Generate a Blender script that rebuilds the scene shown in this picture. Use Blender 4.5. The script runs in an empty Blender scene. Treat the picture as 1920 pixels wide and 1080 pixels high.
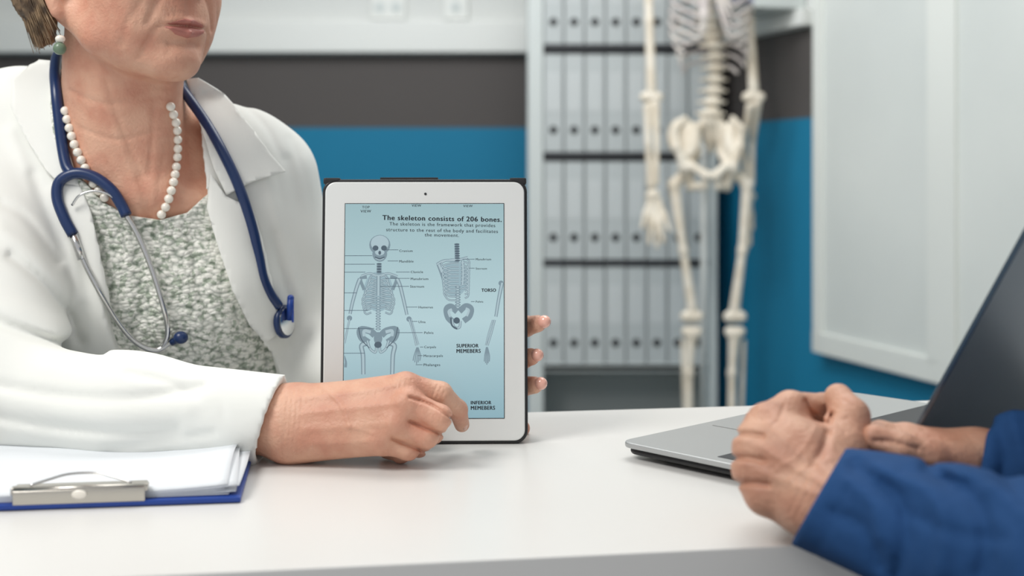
import bpy,bmesh,math,random
import numpy as np
from mathutils import Vector as V, Matrix
from mathutils.bvhtree import BVHTree
random.seed(3)
SC=bpy.context.scene; COL=SC.collection
F=2400.;ZC=1.004;HY=320.
def W(px,py,D): return V(((px-960)/F*D, D, ZC-(py-HY)/F*D))
# ---------------- materials
def lin(c):
    return tuple(((x/255)/12.92 if x/255<=.04045 else ((x/255+.055)/1.055)**2.4) for x in c)+(1,)
def mat(name,col,rough=.5,metal=0,bump=None,var=None,sss=0,emit=0,spec=.5,coat=0):
    m=bpy.data.materials.new(name); m.use_nodes=True; nt=m.node_tree; b=nt.nodes['Principled BSDF']
    b.inputs['Roughness'].default_value=rough; b.inputs['Metallic'].default_value=metal
    b.inputs['Specular IOR Level'].default_value=spec; b.inputs['Coat Weight'].default_value=coat
    c=lin(col); b.inputs['Base Color'].default_value=c
    tc=nt.nodes.new('ShaderNodeTexCoord')
    if var:
        n=nt.nodes.new('ShaderNodeTexNoise'); n.inputs['Scale'].default_value=var[0]; n.inputs['Detail'].default_value=4
        nt.links.new(tc.outputs['Object'],n.inputs['Vector'])
        r=nt.nodes.new('ShaderNodeValToRGB'); r.color_ramp.elements[0].position=.35; r.color_ramp.elements[1].position=.65
        r.color_ramp.elements[0].color=lin(var[1]); r.color_ramp.elements[1].color=c
        nt.links.new(n.outputs['Fac'],r.inputs['Fac']); nt.links.new(r.outputs['Color'],b.inputs['Base Color'])
    if bump:
        n=nt.nodes.new('ShaderNodeTexNoise'); n.inputs['Scale'].default_value=bump[0]; n.inputs['Detail'].default_value=5
        nt.links.new(tc.outputs['Object'],n.inputs['Vector'])
        u=nt.nodes.new('ShaderNodeBump'); u.inputs['Strength'].default_value=bump[1]; u.inputs['Distance'].default_value=bump[2]
        nt.links.new(n.outputs['Fac'],u.inputs['Height']); nt.links.new(u.outputs['Normal'],b.inputs['Normal'])
    if sss:
        b.inputs['Subsurface Weight'].default_value=sss; b.inputs['Subsurface Radius'].default_value=(1,.4,.25); b.inputs['Subsurface Scale'].default_value=.004
    if emit:
        b.inputs['Emission Color'].default_value=c; b.inputs['Emission Strength'].default_value=emit
    return m
M={}
M['skin']=mat('skin_fair',(220,172,146),.5,0,(330,.65,.0012),(34,(204,146,122)),.1)
M['skin2']=mat('skin_tan',(208,162,136),.5,0,(300,.7,.0014),(32,(186,134,110)),.1)
M['lip']=mat('lip',(182,116,104),.45,0,(300,.5,.001))
M['nail']=mat('nail_polish',(236,178,160),.2,coat=.5)
M['nail2']=mat('nail_plain',(225,185,168),.3)
M['hair']=mat('hair_brown',(158,132,102),.5,0,(90,.8,.003),(70,(72,56,42)))
M['coat']=mat('coat_cotton',(236,237,232),.8,0,(9,.15,.012),None,spec=.2)
M['steth']=mat('blue_rubber',(24,48,92),.32)
M['chrome']=mat('chrome',(205,205,205),.18,1)
M['pearl']=mat('pearl',(240,234,222),.25,coat=.6)
M['jade']=mat('jade_bead',(110,130,108),.3)
M['shirt']=mat('blue_shirt',(40,76,124),.85,0,(34,.4,.006),(14,(34,68,112)),spec=.15)
M['trouser']=mat('dark_trousers',(45,48,55),.9)
M['table']=mat('white_laminate',(220,219,216),.32,0,(300,.03,.0002))
M['blackp']=mat('black_rubber',(28,28,30),.45)
M['bezel']=mat('white_bezel',(226,228,226),.2)
M['silver']=mat('laptop_aluminium',(178,180,180),.38,.5)
M['lid']=mat('laptop_lid',(92,106,118),.2,.6)
M['keys']=mat('key_black',(30,30,32),.5)
M['paper']=mat('paper',(224,228,232),.8,0,(8,.1,.004))
M['blueboard']=mat('blue_board',(22,62,145),.4)
M['bone']=mat('bone_plastic',(236,228,213),.5,0,(60,.3,.003),(18,(216,204,184)))
M['rib']=mat('rib_plastic',(224,217,209),.5,0,None,(18,(194,184,182)))
M['shelf']=mat('shelf_laminate',(204,210,208),.5)
M['shelfback']=mat('shelf_back',(150,155,155),.7)
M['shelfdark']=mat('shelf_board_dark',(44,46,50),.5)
M['binder']=mat('binder_grey',(194,200,200),.55,0,(120,.1,.001),(3,(184,190,190)))
M['dark']=mat('dark_hole',(36,38,40),.6)
M['label']=mat('binder_label',(199,204,204),.7)
M['frame']=mat('window_frame_white',(222,225,220),.45)
M['frost']=mat('frosted_glass',(216,220,216),.5,0,None,(1.2,(204,209,206)))
M['white']=mat('white_plastic',(226,228,224),.4)
M['lav']=mat('lavender_panel',(164,166,186),.5)
M['floor']=mat('floor_vinyl',(140,142,140),.5,0,(20,.05,.001),(6,(130,132,130)))
M['ceil']=mat('ceiling_paint',(225,225,222),.9)
M['steel']=mat('brushed_clip',(190,186,178),.25,.95)
def knit():
    m=mat('sweater_knit',(190,192,178),.9,spec=.1); nt=m.node_tree;b=nt.nodes['Principled BSDF']
    tc=nt.nodes.new('ShaderNodeTexCoord'); mp=nt.nodes.new('ShaderNodeMapping'); mp.inputs['Scale'].default_value=(150,85,250)
    no=nt.nodes.new('ShaderNodeTexNoise'); no.inputs['Scale'].default_value=30
    mx=nt.nodes.new('ShaderNodeMixRGB'); mx.inputs[0].default_value=.012
    nt.links.new(tc.outputs['Object'],no.inputs['Vector']); nt.links.new(tc.outputs['Object'],mx.inputs[1]); nt.links.new(no.outputs['Color'],mx.inputs[2])
    nt.links.new(mx.outputs[0],mp.inputs['Vector'])
    v=nt.nodes.new('ShaderNodeTexVoronoi'); v.inputs['Scale'].default_value=1; nt.links.new(mp.outputs[0],v.inputs['Vector'])
    r=nt.nodes.new('ShaderNodeValToRGB'); e=r.color_ramp.elements
    e[0].position=.4; e[0].color=lin((240,240,232)); e[1].position=.95; e[1].color=lin((150,158,148))
    nt.links.new(v.outputs['Distance'],r.inputs[0])
    n2=nt.nodes.new('ShaderNodeTexNoise'); n2.inputs['Scale'].default_value=170; nt.links.new(tc.outputs['Object'],n2.inputs['Vector'])
    r2=nt.nodes.new('ShaderNodeValToRGB'); r2.color_ramp.elements[0].position=.38; r2.color_ramp.elements[1].position=.5; r2.color_ramp.elements[0].color=lin((190,200,190))
    nt.links.new(n2.outputs['Fac'],r2.inputs[0])
    m2=nt.nodes.new('ShaderNodeMixRGB'); m2.blend_type='MULTIPLY'; m2.inputs[0].default_value=1
    nt.links.new(r.outputs[0],m2.inputs[1]); nt.links.new(r2.outputs[0],m2.inputs[2])
    nt.links.new(m2.outputs[0],b.inputs['Base Color'])
    u=nt.nodes.new('ShaderNodeBump'); u.invert=True; u.inputs['Strength'].default_value=.75; u.inputs['Distance'].default_value=.003
    nt.links.new(v.outputs['Distance'],u.inputs['Height']); nt.links.new(u.outputs[0],b.inputs['Normal'])
    return m
M['knit']=knit()
def wallmat():
    m=mat('painted_wall',(0,112,150),.7); nt=m.node_tree;b=nt.nodes['Principled BSDF']
    g=nt.nodes.new('ShaderNodeNewGeometry'); s=nt.nodes.new('ShaderNodeSeparateXYZ'); nt.links.new(g.outputs['Position'],s.inputs[0])
    prev=None
    for z,c in ((1.163,(82,77,75)),(1.435,(216,218,215))):
        gt=nt.nodes.new('ShaderNodeMath'); gt.operation='GREATER_THAN'; gt.inputs[1].default_value=z; nt.links.new(s.outputs['Z'],gt.inputs[0])
        mx=nt.nodes.new('ShaderNodeMixRGB'); nt.links.new(gt.outputs[0],mx.inputs[0])
        if prev: nt.links.new(prev.outputs[0],mx.inputs[1])
        else: mx.inputs[1].default_value=lin((0,120,158))
        mx.inputs[2].default_value=lin(c); prev=mx
    nt.links.new(prev.outputs[0],b.inputs['Base Color']); return m
M['wall']=wallmat()
def screenmat():
    m=mat('screen_lit',(150,195,205),.15); nt=m.node_tree;b=nt.nodes['Principled BSDF']
    tc=nt.nodes.new('ShaderNodeTexCoord'); s=nt.nodes.new('ShaderNodeSeparateXYZ'); nt.links.new(tc.outputs['Generated'],s.inputs[0])
    r=nt.nodes.new('ShaderNodeValToRGB'); e=r.color_ramp.elements; e[0].color=lin((140,176,188)); e[1].color=lin((158,188,194)); e.new(.45).color=lin((184,211,217))
    nt.links.new(s.outputs['Z'],r.inputs[0]); b.inputs['Base Color'].default_value=(.02,.03,.03,1)
    nt.links.new(r.outputs[0],b.inputs['Emission Color']); b.inputs['Emission Strength'].default_value=.9
    return m
M['screen']=screenmat()
def flat(name,c): 
    m=mat(name,(8,8,8),.3); b=m.node_tree.nodes['Principled BSDF']; b.inputs['Emission Color'].default_value=lin(c); b.inputs['Emission Strength'].default_value=.9; return m
# ---------------- object helpers
def empty(name,loc,label,cat,group=None):
    o=bpy.data.objects.new(name,None); o.empty_display_size=.05; o.location=loc; COL.objects.link(o)
    o['label']=label;o['category']=cat
    if group:o['group']=group
    return o
def link(name,me,m,parent=None,smooth=True):
    o=bpy.data.objects.new(name,me); COL.objects.link(o)
    if m: me.materials.append(m)
    if parent:
        o.parent=parent; q=parent; t=V((0,0,0))
        while q: t=t+q.location; q=q.parent
        o.matrix_parent_inverse=Matrix.Translation(-t)
    if smooth: me.shade_smooth()
    return o
def tag(o,label,cat,group=None):
    o['label']=label;o['category']=cat
    if group:o['group']=group
    return o
def bmo(name,bm,m,parent=None,smooth=False):
    me=bpy.data.meshes.new(name); bmesh.ops.recalc_face_normals(bm,faces=bm.faces); bm.to_mesh(me); bm.free()
    o=link(name,me,m,parent,smooth)
    return o
def box(bm,c,s,R=None,bev=0):
    t=bmesh.new(); bmesh.ops.create_cube(t,size=1,matrix=Matrix.Diagonal((s[0],s[1],s[2],1)))
    if bev: bmesh.ops.bevel(t,geom=t.edges[:],offset=bev,segments=2,affect='EDGES',profile=.7)
    Mx=Matrix.Translation(V(c))@(R.to_4x4() if R else Matrix())
    t.transform(Mx); me=bpy.data.meshes.new('t'); t.to_mesh(me); t.free(); bm.from_mesh(me); bpy.data.meshes.remove(me); return bm
def B(c,s,R=None,bev=0): return box(bmesh.new(),c,s,R,bev)
def catmull(P,n=6):
    P=[V(p) for p in P]; 
    if len(P)<3: return P
    Q=[P[0]*2-P[1]]+P+[P[-1]*2-P[-2]]; out=[]
    for i in range(1,len(Q)-2):
        a,b,c,d=Q[i-1:i+3]
        for k in range(n):
            t=k/n; out.append(.5*((2*b)+(c-a)*t+(2*a-5*b+4*c-d)*t*t+(3*b-a-3*c+d)*t**3))
    return out+[P[-1]]
def tube(bm,P,r,seg=12,n=6):
    P=catmull(P,n); N=len(P); rs=[r]*N if not isinstance(r,(list,tuple)) else [r[0]+(r[1]-r[0])*i/(N-1) for i in range(N)]
    up=V((.13,.2,1)).normalized(); rings=[]
    for i,p in enumerate(P):
        t=(P[min(i+1,N-1)]-P[max(i-1,0)]).normalized()
        a=t.cross(up); a=a.normalized() if a.length>1e-4 else V((1,0,0)); b=a.cross(t).normalized(); up=b
        rings.append([bm.verts.new(p+(a*math.cos(2*math.pi*k/seg)+b*math.sin(2*math.pi*k/seg))*rs[i]) for k in range(seg)])
    for i in range(N-1):
        for k in range(seg): bm.faces.new((rings[i][k],rings[i][(k+1)%seg],rings[i+1][(k+1)%seg],rings[i+1][k]))
    bm.faces.new(rings[0][::-1]); bm.faces.new(rings[-1]); return bm
def ball(bm,c,r,seg=16,R=None):
    if not isinstance(r,(tuple,list)): r=(r,)*3
    Mx=Matrix.Translation(V(c))@(R.to_4x4() if R else Matrix())@Matrix.Diagonal((*r,1))
    bmesh.ops.create_uvsphere(bm,u_segments=seg,v_segments=seg//2+2,radius=1,matrix=Mx); return bm
def cyl(bm,c,axis,r,h,seg=24,r2=None):
    R=V((0,0,1)).rotation_difference(V(axis)).to_matrix().to_4x4()
    bmesh.ops.create_cone(bm,cap_ends=True,segments=seg,radius1=r,radius2=r if r2 is None else r2,depth=h,matrix=Matrix.Translation(V(c))@R); return bm
# ---------------- signed-distance sculpting
class Gr:
    def __init__(s,lo,hi,h):
        s.lo=np.array(lo,float); s.h=h; s.n=tuple(int(x) for x in np.ceil((np.array(hi)-s.lo)/h)+1)
        s.ax=[(s.lo[i]+h*np.arange(s.n[i])).astype(np.float32) for i in range(3)]
    def new(s): return np.full(s.n,.5,np.float32)
    def xyz(s): return s.ax[0][:,None,None],s.ax[1][None,:,None],s.ax[2][None,None,:]
    def run(s,v,prims,off=0.):
        for p in prims:
            k=p[-2]; lo,hi=bounds(p); mg=k+.012+max(off,0)
            i0=[max(0,int((lo[a]-mg-s.lo[a])/s.h)) for a in range(3)]; i1=[min(s.n[a],int((hi[a]+mg-s.lo[a])/s.h)+2) for a in range(3)]
            if any(i1[a]<=i0[a] for a in range(3)): continue
            sl=tuple(slice(i0[a],i1[a]) for a in range(3))
            X=s.ax[0][sl[0]][:,None,None];Y=s.ax[1][sl[1]][None,:,None];Z=s.ax[2][sl[2]][None,None,:]
            d=dist(p,X,Y,Z)-off; a=v[sl]
            if p[-1]=='+': 
                h=np.clip(.5+.5*(a-d)/k,0,1); v[sl]=a+(d-a)*h-k*h*(1-h)
            else:
                d=-d; h=np.clip(.5-.5*(a-d)/k,0,1); v[sl]=a+(d-a)*h+k*h*(1-h)
        return v
def bounds(p):
    if p[0]=='c':
        a,b=np.array(p[1]),np.array(p[2]); r=max(p[3],p[4]); return np.minimum(a,b)-r,np.maximum(a,b)+r
    r=max(p[2]); c=np.array(p[1]); return c-r,c+r
def dist(p,X,Y,Z):
    if p[0]=='c':
        a,b,ra,rb=p[1:5]; d=[b[i]-a[i] for i in range(3)]; L=sum(x*x for x in d)+1e-12
        x,y,z=X-a[0],Y-a[1],Z-a[2]; t=np.clip((x*d[0]+y*d[1]+z*d[2])/L,0,1)
        return np.sqrt((x-t*d[0])**2+(y-t*d[1])**2+(z-t*d[2])**2)-(ra+(rb-ra)*t)
    c,r,A=p[1:4]; x,y,z=X-c[0],Y-c[1],Z-c[2]
    if A is None: q=[x/r[0],y/r[1],z/r[2]]
    else: q=[(x*A[i][0]+y*A[i][1]+z*A[i][2])/r[i] for i in range(3)]
    k0=np.sqrt(q[0]**2+q[1]**2+q[2]**2)+1e-6; k1=np.sqrt((q[0]/r[0])**2+(q[1]/r[1])**2+(q[2]/r[2])**2)+1e-6
    return k0*(k0-1)/k1
def C(a,b,ra,rb,k=.008,op='+'): return ('c',tuple(a),tuple(b),ra,rb,k,op)
def E(c,r,A=None,k=.01,op='+'): return ('e',tuple(c),tuple(r) if isinstance(r,(tuple,list)) else (r,)*3,A,k,op)
def chain(P,R,k=.008): return [C(P[i],P[i+1],R[i],R[i+1],k) for i in range(len(P)-1)]
def nets(g,v):
    s=v<0; n=v.shape; cn={}
    for a in (0,1):
        for b in (0,1):
            for c in (0,1): cn[a,b,c]=(slice(a,n[0]-1+a),slice(b,n[1]-1+b),slice(c,n[2]-1+c))
    cnt=np.zeros([x-1 for x in n],np.int8)
    for q in cn.values(): cnt+=s[q]
    act=(cnt>0)&(cnt<8); idx=np.full(act.shape,-1,np.int32); N=int(act.sum()); idx[act]=np.arange(N)
    I=np.stack(np.nonzero(act),1).astype(np.float64); val={q:v[cn[q]][act].astype(np.float64) for q in cn}
    acc=np.zeros((N,3));num=np.zeros(N)
    for q in cn:
        for ax in range(3):
            if q[ax]==0:
                w=list(q); w[ax]=1; w=tuple(w); a,b=val[q],val[w]; m=(a<0)!=(b<0)
                t=np.where(m,a/np.where(m,a-b,1),0); pos=np.tile(np.array(q,float),(N,1)); pos[:,ax]+=t
                acc[m]+=pos[m]; num[m]+=1
    vert=g.lo+(I+acc/num[:,None])*g.h; faces=[]
    for ax in range(3):
        o1,o2=(ax+1)%3,(ax+2)%3; a=[slice(None)]*3;b=[slice(None)]*3; a[ax]=slice(0,n[ax]-1);b[ax]=slice(1,n[ax])
        s0,s1=s[tuple(a)],s[tuple(b)]; cr=np.stack(np.nonzero(s0!=s1),1)
        ok=(cr[:,o1]>0)&(cr[:,o2]>0)&(cr[:,o1]<n[o1]-1)&(cr[:,o2]<n[o2]-1); cr=cr[ok]; ins=s0[tuple(cr.T)]
        q=[]
        for d1,d2 in ((1,1),(0,1),(0,0),(1,0)):
            e=cr.copy(); e[:,o1]-=d1;e[:,o2]-=d2; q.append(idx[tuple(e.T)])
        q=np.stack(q,1); q[~ins]=q[~ins][:,::-1]; faces.append(q)
    return vert,np.concatenate(faces)
def sdf(prims,h,off=0.,post=None,pad=.012):
    bs=[bounds(p) for p in prims if p[-1]=='+']; lo=np.min([b[0] for b in bs],0)-pad; hi=np.max([b[1] for b in bs],0)+pad
    g=Gr(lo,hi,h); v=g.run(g.new(),prims,off)
    if post: v=post(g,v)
    return nets(g,v)
def mesh(name,*vf):
    o=0;Vs=[];Fs=[]
    for v,f in vf: Vs.append(v);Fs.append(f+o);o+=len(v)
    Vv=np.concatenate(Vs);Ff=np.concatenate(Fs); me=bpy.data.meshes.new(name)
    me.vertices.add(len(Vv)); me.vertices.foreach_set('co',Vv.astype(np.float32).ravel())
    me.loops.add(len(Ff)*4); me.loops.foreach_set('vertex_index',Ff.astype(np.int32).ravel())
    me.polygons.add(len(Ff)); me.polygons.foreach_set('loop_start',np.arange(0,len(Ff)*4,4,dtype=np.int32))
    me.update(calc_edges=True); me.validate(); return me
def polysd(X,Z,P):
    d=np.full(np.broadcast(X,Z).shape,9.,np.float32); ins=np.zeros(d.shape,bool); n=len(P)
    for i in range(n):
        (ax,az),(bx,bz)=P[i],P[(i+1)%n]; ex,ez=bx-ax,bz-az; wx,wz=X-ax,Z-az
        t=np.clip((wx*ex+wz*ez)/(ex*ex+ez*ez),0,1); d=np.minimum(d,np.sqrt((wx-t*ex)**2+(wz-t*ez)**2))
        c=((az>Z)!=(bz>Z))&(X<(bx-ax)*(Z-az)/((bz-az) if abs(bz-az)>1e-9 else 1e-9)+ax); ins^=c
    return np.where(ins,-d,d)
def pline(a,b,P):
    d=np.full(a.shape,1e3,np.float32); P=[(q.x,q.y) for q in catmull([(x,y,0) for x,y in P],4)]
    for (x0,y0),(x1,y1) in zip(P[:-1],P[1:]):
        ex,ey=x1-x0,y1-y0; L=ex*ex+ey*ey+1e-12; t=np.clip(((a-x0)*ex+(b-y0)*ey)/L,0,1); d=np.minimum(d,np.hypot(a-x0-t*ex,b-y0-t*ey))
    return d
def crease(g,v,lines,dmax=9.,loc=None,ka=1.,ks=1.):
    m=np.abs(v)<.02; I=np.nonzero(m); x,y,z=g.ax[0][I[0]],g.ax[1][I[1]],g.ax[2][I[2]]
    if loc:
        c,f,r,u,s=loc; x=x-c.x;y=y-c.y;z=z-c.z; a=(x*r.x+y*r.y+z*r.z)/s; b=(x*u.x+y*u.y+z*u.z)/s; w=((x*f.x+y*f.y+z*f.z)/s>.03).astype(np.float32)
    else: a=960+x/y*F; b=HY-(z-ZC)/y*F; w=(y<dmax).astype(np.float32)
    t=np.zeros(a.shape,np.float32)
    for P,amp,sg in lines: t+=ka*amp*np.exp(-(pline(a,b,P)/(sg*ks))**2)
    v[m]+=t*w; return v
def smin(a,b,k): h=np.clip(.5+.5*(a-b)/k,0,1); return a+(b-a)*h-k*h*(1-h)
# ================= ROOM
def struct(name,bm,m): o=bmo(name,bm,m); o['kind']='structure'; return o
YB=4.75
struct('floor',B((-.4,2.2,-.05),(5.2,5.6,.1)),M['floor'])
struct('wall_back',B((-.6,YB+.05,1.35),(3.4,.1,2.7)),M['wall'])
ev=V((.30,-.954,0)).normalized(); nv=V((ev.y,-ev.x,0)).normalized()
P0=V((.894,3.83,0)); RW=Matrix((( ev.x,-nv.x,0),(ev.y,-nv.y,0),(0,0,1)))
def SW(a,n,z): return P0+ev*a+nv*n+V((0,0,z))
struct('wall_right',B(SW(1.25,-.05,1.35),(4.5,.1,2.7),RW),M['wall'])
struct('wall_left',B((-2.25,2.2,1.35),(.1,5.4,2.7)),M['wall'])
struct('ceiling',B((-.3,2.4,2.75),(5.2,5.2,.1)),M['ceil'])
struct('trim_1',B((-.83,YB-.03,1.497),(2.75,.06,.118),bev=.006),M['white'])
struct('trim_2',B(SW(-.29,.02,1.462),(.62,.04,.05),RW,.004),M['white'])
w=bmesh.new(); z0=.475;z1=2.2; wa=.085
for a,wd in ((.02,.045),(.60,.11),(1.24,.06)): box(w,SW(a+wa,.022,(z0+z1)/2),(wd,.044,z1-z0),RW,.004)
for z,hh in ((z0+.03,.06),(z1-.03,.06)): box(w,SW(.63+wa,.022,z),(1.27,.044,hh),RW,.004)
wo=struct('window_1',w,M['frame'])
for nme,a,wd in (('pane',.295,.52),('pane',.93,.57)):
    bmo(nme,B(SW(a+wa,.026,(z0+z1)/2),(wd,.012,z1-z0-.1),RW),M['frost'],wo)
for px in (728,855):
    c=W(px,14,YB-.012); e=empty('wall_socket',c,'white wall socket with '+('two round inserts, left one' if px<800 else 'one round insert, right one')+' above the white rail','socket','sockets above the rail')
    bmo('cover_plate',B(c,(.13 if px<800 else .09,.02,.09),bev=.006),M['white'],e)
    b=bmesh.new()
    for s in ((-.03,.03) if px<800 else (0,)): cyl(b,c+V((s,-.011,0)),(0,1,0),.02,.006)
    bmo('socket_insert',b,M['shelf'],e)
c=SW(-.15,.09,1.68); e=empty('wall_cabinet',V((c.x,c.y,1.49)),'pale lavender wall cabinet above the rail behind the skeleton','cabinet')
bmo('body',B(c,(.26,.17,.38),RW,.004),M['shelf'],e)
for s in (-.064,.064): 
    d=bmo('door',B(c+ev*s+nv*.09,(.118,.012,.35),RW,.003),M['lav'],e)
    bmo('handle',B(c+ev*s*.4+nv*.1-V((0,0,.1)),(.008,.01,.06),RW,.002),M['chrome'],d)
# ================= BOOKSHELF + BINDERS
DS=4.25;S=F/DS
def sx(px): return (px-960)/S
def sz(py): return ZC-(py-HY)/S
XL,XR=sx(990),sx(1345); dep=.27
e=empty('bookshelf',(sx(1167),DS+dep/2,0),'tall pale grey open bookshelf filled with ring binders against the wall','bookshelf')
ztop=sz(-118)
for x,wd in ((XL+.025,.05),(XR-.0135,.027)): bmo('side_panel',B((x,DS+dep/2,ztop/2),(wd,dep,ztop),bev=.002),M['shelf'],e)
bmo('back_panel',B(((XL+XR)/2,DS+dep-.006,ztop/2),(XR-XL-.03,.008,ztop-.02)),M['shelfback'],e)
xi0,xi1=XL+.05,XR-.027
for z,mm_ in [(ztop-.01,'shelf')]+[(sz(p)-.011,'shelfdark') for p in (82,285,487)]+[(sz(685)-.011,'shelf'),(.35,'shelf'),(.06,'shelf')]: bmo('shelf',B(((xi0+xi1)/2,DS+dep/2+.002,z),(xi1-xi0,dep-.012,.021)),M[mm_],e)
bw=(xi1-xi0)/8
def binder():
    o=empty('ring_binder',(0,0,0),'x','binder')
    b=B((0,.012,.1625),(bw-.004,.004,.325),bev=.0015)
    for s in (-1,1): box(b,(s*(bw/2-.0035),.125,.1625),(.003,.23,.325))
    bmo('cover',b,M['binder'],o)
    bmo('paper_block',B((0,.13,.15),(bw-.012,.2,.28)),M['paper'],o)
    b=bmesh.new(); cyl(b,(0,.0095,.073),(0,1,0),.0135,.004); bmo('finger_hole',b,M['dark'],o)
    bmo('spine_label',B((0,.0095,.2),(bw-.022,.002,.13)),M['label'],o); return o
bp=binder(); kids=list(bp.children); ordn=['first','second','third','fourth','fifth','sixth','seventh','eighth']
rows=(('top',82),('second',285),('third',487),('lowest',685)); first=True
for rn,py in rows:
    for i in range(8):
        if first: o=bp; first=False
        else:
            o=bp.copy(); COL.objects.link(o)
            for k in kids: c=k.copy(); COL.objects.link(c); c.parent=o
        o.location=(xi0+bw*(i+.5),DS+random.uniform(-.002,.004),sz(py)+.0005)
        o['label']=f'pale grey ring binder, {ordn[i]} from the left on the {rn} binder shelf'; o['group']='grey ring binders on the bookshelf'
# ================= SKELETON
D0=3.85
def K(px,py,d=0): return W(px,py,D0+d)
sk=empty('anatomical_skeleton',(K(1335,0).x,D0+.05,0),'life-size cream plastic anatomical skeleton hanging in front of the binders','skeleton')
def part(name,pr,m='bone',h=.004,parent=sk): return link(name,mesh(name,sdf(pr,h)),M[m],parent)
sp=[]
for i in range(24):
    py=212-i*(21 if i<8 else 16); x=1334+7*math.sin(i*.35); dd=.05+.03*math.sin(i*.3)-(.03 if i<7 else 0)
    c=K(x,py,dd); s=1.12-.02*i; sp+=[E(c,(.028*s,.022*s,.0145*s),None,.004),C(c+V((-.038*s,.02,0)),c+V((.038*s,.02,0)),.005,.005,.006),C(c,c+V((0,.045,-.01)),.008,.005,.006)]
part('spine',sp)
r=bmesh.new()
for i in range(12):
    py=108-i*19; c=K(1325+3*math.sin(i),py,.085); wd=.07+.048*math.sin(min(1,(i+1)/6)*1.57)-max(0,i-7)*.014; T=1.4+min(i,5)*.28
    for s in (-1,1):
        P=[c+V((s*wd*math.sin(t),-.085+.1*math.cos(t),-.10*(1-math.cos(t))/2-.01)) for t in [T*j/7 for j in range(8)]]
        if i>=5: P.append(K(1325,max(-150,60-i*19),-.09)+V((s*.02,0,0)))
        tube(r,P,.0052,8,3)
bmo('rib_cage',r,M['rib'],sk,True)
part('breastbone',chain([K(1320,60,-.09),K(1320,30,-.095),K(1324,-150,-.07)],[.006,.014,.02],.01),'rib')
def AX(a,b):
    a=V(a).normalized(); b=(V(b)-a*V(b).dot(a)).normalized(); c=a.cross(b); return [tuple(a),tuple(b),tuple(c)]
pv=[]
for s,x in ((-1,1281),(1,1376)):
    pv+=[E(K(x,258,.0),(.013,.048 if s<0 else .032,.064),AX((s*.3,-.9,.25),(1,.35*s,-.25*s)),.014)]
    pv+=chain([K(x-s*2,222,0),K(x+s*14,240,-.02),K(x+s*12,275,-.03),K(x-s*2,312,-.02)],[.009,.008,.009,.018],.012)
    pv+=chain([K(x-s*22,240,.03),K(x-s*22,285,.03),K(x-s*6,315,-.01)],[.018,.015,.022],.014)
    pv+=chain([K(x-s*6,318,-.01),K(x-s*14,350,.01),K(1333+s*13,350,-.03),K(1333+s*9,328,-.045),K(x-s*16,312,-.03)],[.020,.014,.011,.012,.014],.008)
pv+=[C(K(1322,330,-.045),K(1344,330,-.045),.011,.011,.008)]
pv+=chain([K(1333,222,.04),K(1333,255,.07),K(1333,282,.07)],[.034,.026,.01],.02)
part('pelvis',pv,h=.0035)
for s,hx,tx,mx,kx in ((-1,1286,1264,1281,1297),(1,1374,1401,1392,1378)):
    part('thigh_bone',[C(K(hx,322),K(hx,322.5),.022,.022,.006)]+chain([K(hx,322),K(tx,345,.01)],[.014,.018])+chain([K(tx,350,.01),K(mx,470),K(kx,575)],[.017,.0125,.016],.014)+chain([K(kx-11,594),K(kx+11,594)],[.018,.018],.014))
    part('shin_bones',chain([K(kx-10,622),K(kx+10,622)],[.016,.016],.014)+chain([K(kx-1,630),K(kx-5,700),K(kx-6,858)],[.018,.0125,.015],.014)+chain([K(kx+s*17,640,.02),K(kx+s*10,850,.02)],[.007,.007],.005))
    a=K(kx-5,868); fp=[E(a+V((0,.02,-.02)),(.02,.04,.02),None,.01)]
    for j in range(5): fp+=chain([a+V(((j-2)*.008,-.01,-.02)),a+V(((j-2)*.015,-.1,-.045)),a+V(((j-2)*.017,-.15,-.05))],[.009,.006,.005],.004)
    part('foot_bones',fp)
for s,sxp,ex,wx,wy,d in ((-1,1214,1221,1224,348,-.02),(1,1398,1413,1404,350,.06)):
    part('upper_arm_bone',[E(K(sxp,-100,.03),.024,None,.01)]+chain([K(sxp,-95,.03),K((sxp+ex)/2,40,.02),K(ex,165,.01)],[.018,.013,.016],.01)+chain([K(ex-13,182,.01),K(ex+13,182,.01)],[.015,.015],.012))
    part('forearm_bones',chain([K(ex-7,200,0),K(wx-9,270,d),K(wx-4,wy,d)],[.013,.009,.013],.006)+chain([K(ex+7,192,.01),K(wx+7,270,d+.01),K(wx+6,wy-4,d)],[.015,.0085,.009],.006))
    hp=[E(K(wx,wy+18,d),(.022,.014,.02),None,.008)]
    for j,(tx,ty) in enumerate(((-20,78),(-7,108),(8,115),(20,106),(32,84))):
        tx=tx if s<0 else -tx*.35
        A=K(wx+tx*.35,wy+28,d);Bq=K(wx+tx*.7,wy+28+(ty-28)*.5,d-.01);Cq=K(wx+tx,wy+ty,d-.02)
        hp+=chain([A,A.lerp(Bq,.5),Bq,Bq.lerp(Cq,.5),Cq],[.009,.0065,.009,.0065,.006],.003)
    part('hand_bones',hp,h=.003)
    part('shoulder_blade',[E(K(1306+s*62,-70,.12),(.045,.008,.07),None,.01)]+chain([K(1306+s*92,-100,.06),K(1330+s*10,-120,-.03)],[.011,.008],.01))
part('skull',[E(K(1320,-265,0),(.072,.09,.075),None,.02),E(K(1320,-225,-.04),(.05,.05,.05),None,.02)]+chain([K(1290,-205,-.01),K(1320,-180,-.07),K(1350,-205,-.01)],[.012,.016,.012],.015)+[E(K(1305,-238,-.1),.018,None,.01,'-'),E(K(1335,-238,-.1),.018,None,.01,'-'),E(K(1320,-218,-.1),.011,None,.008,'-')])
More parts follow.
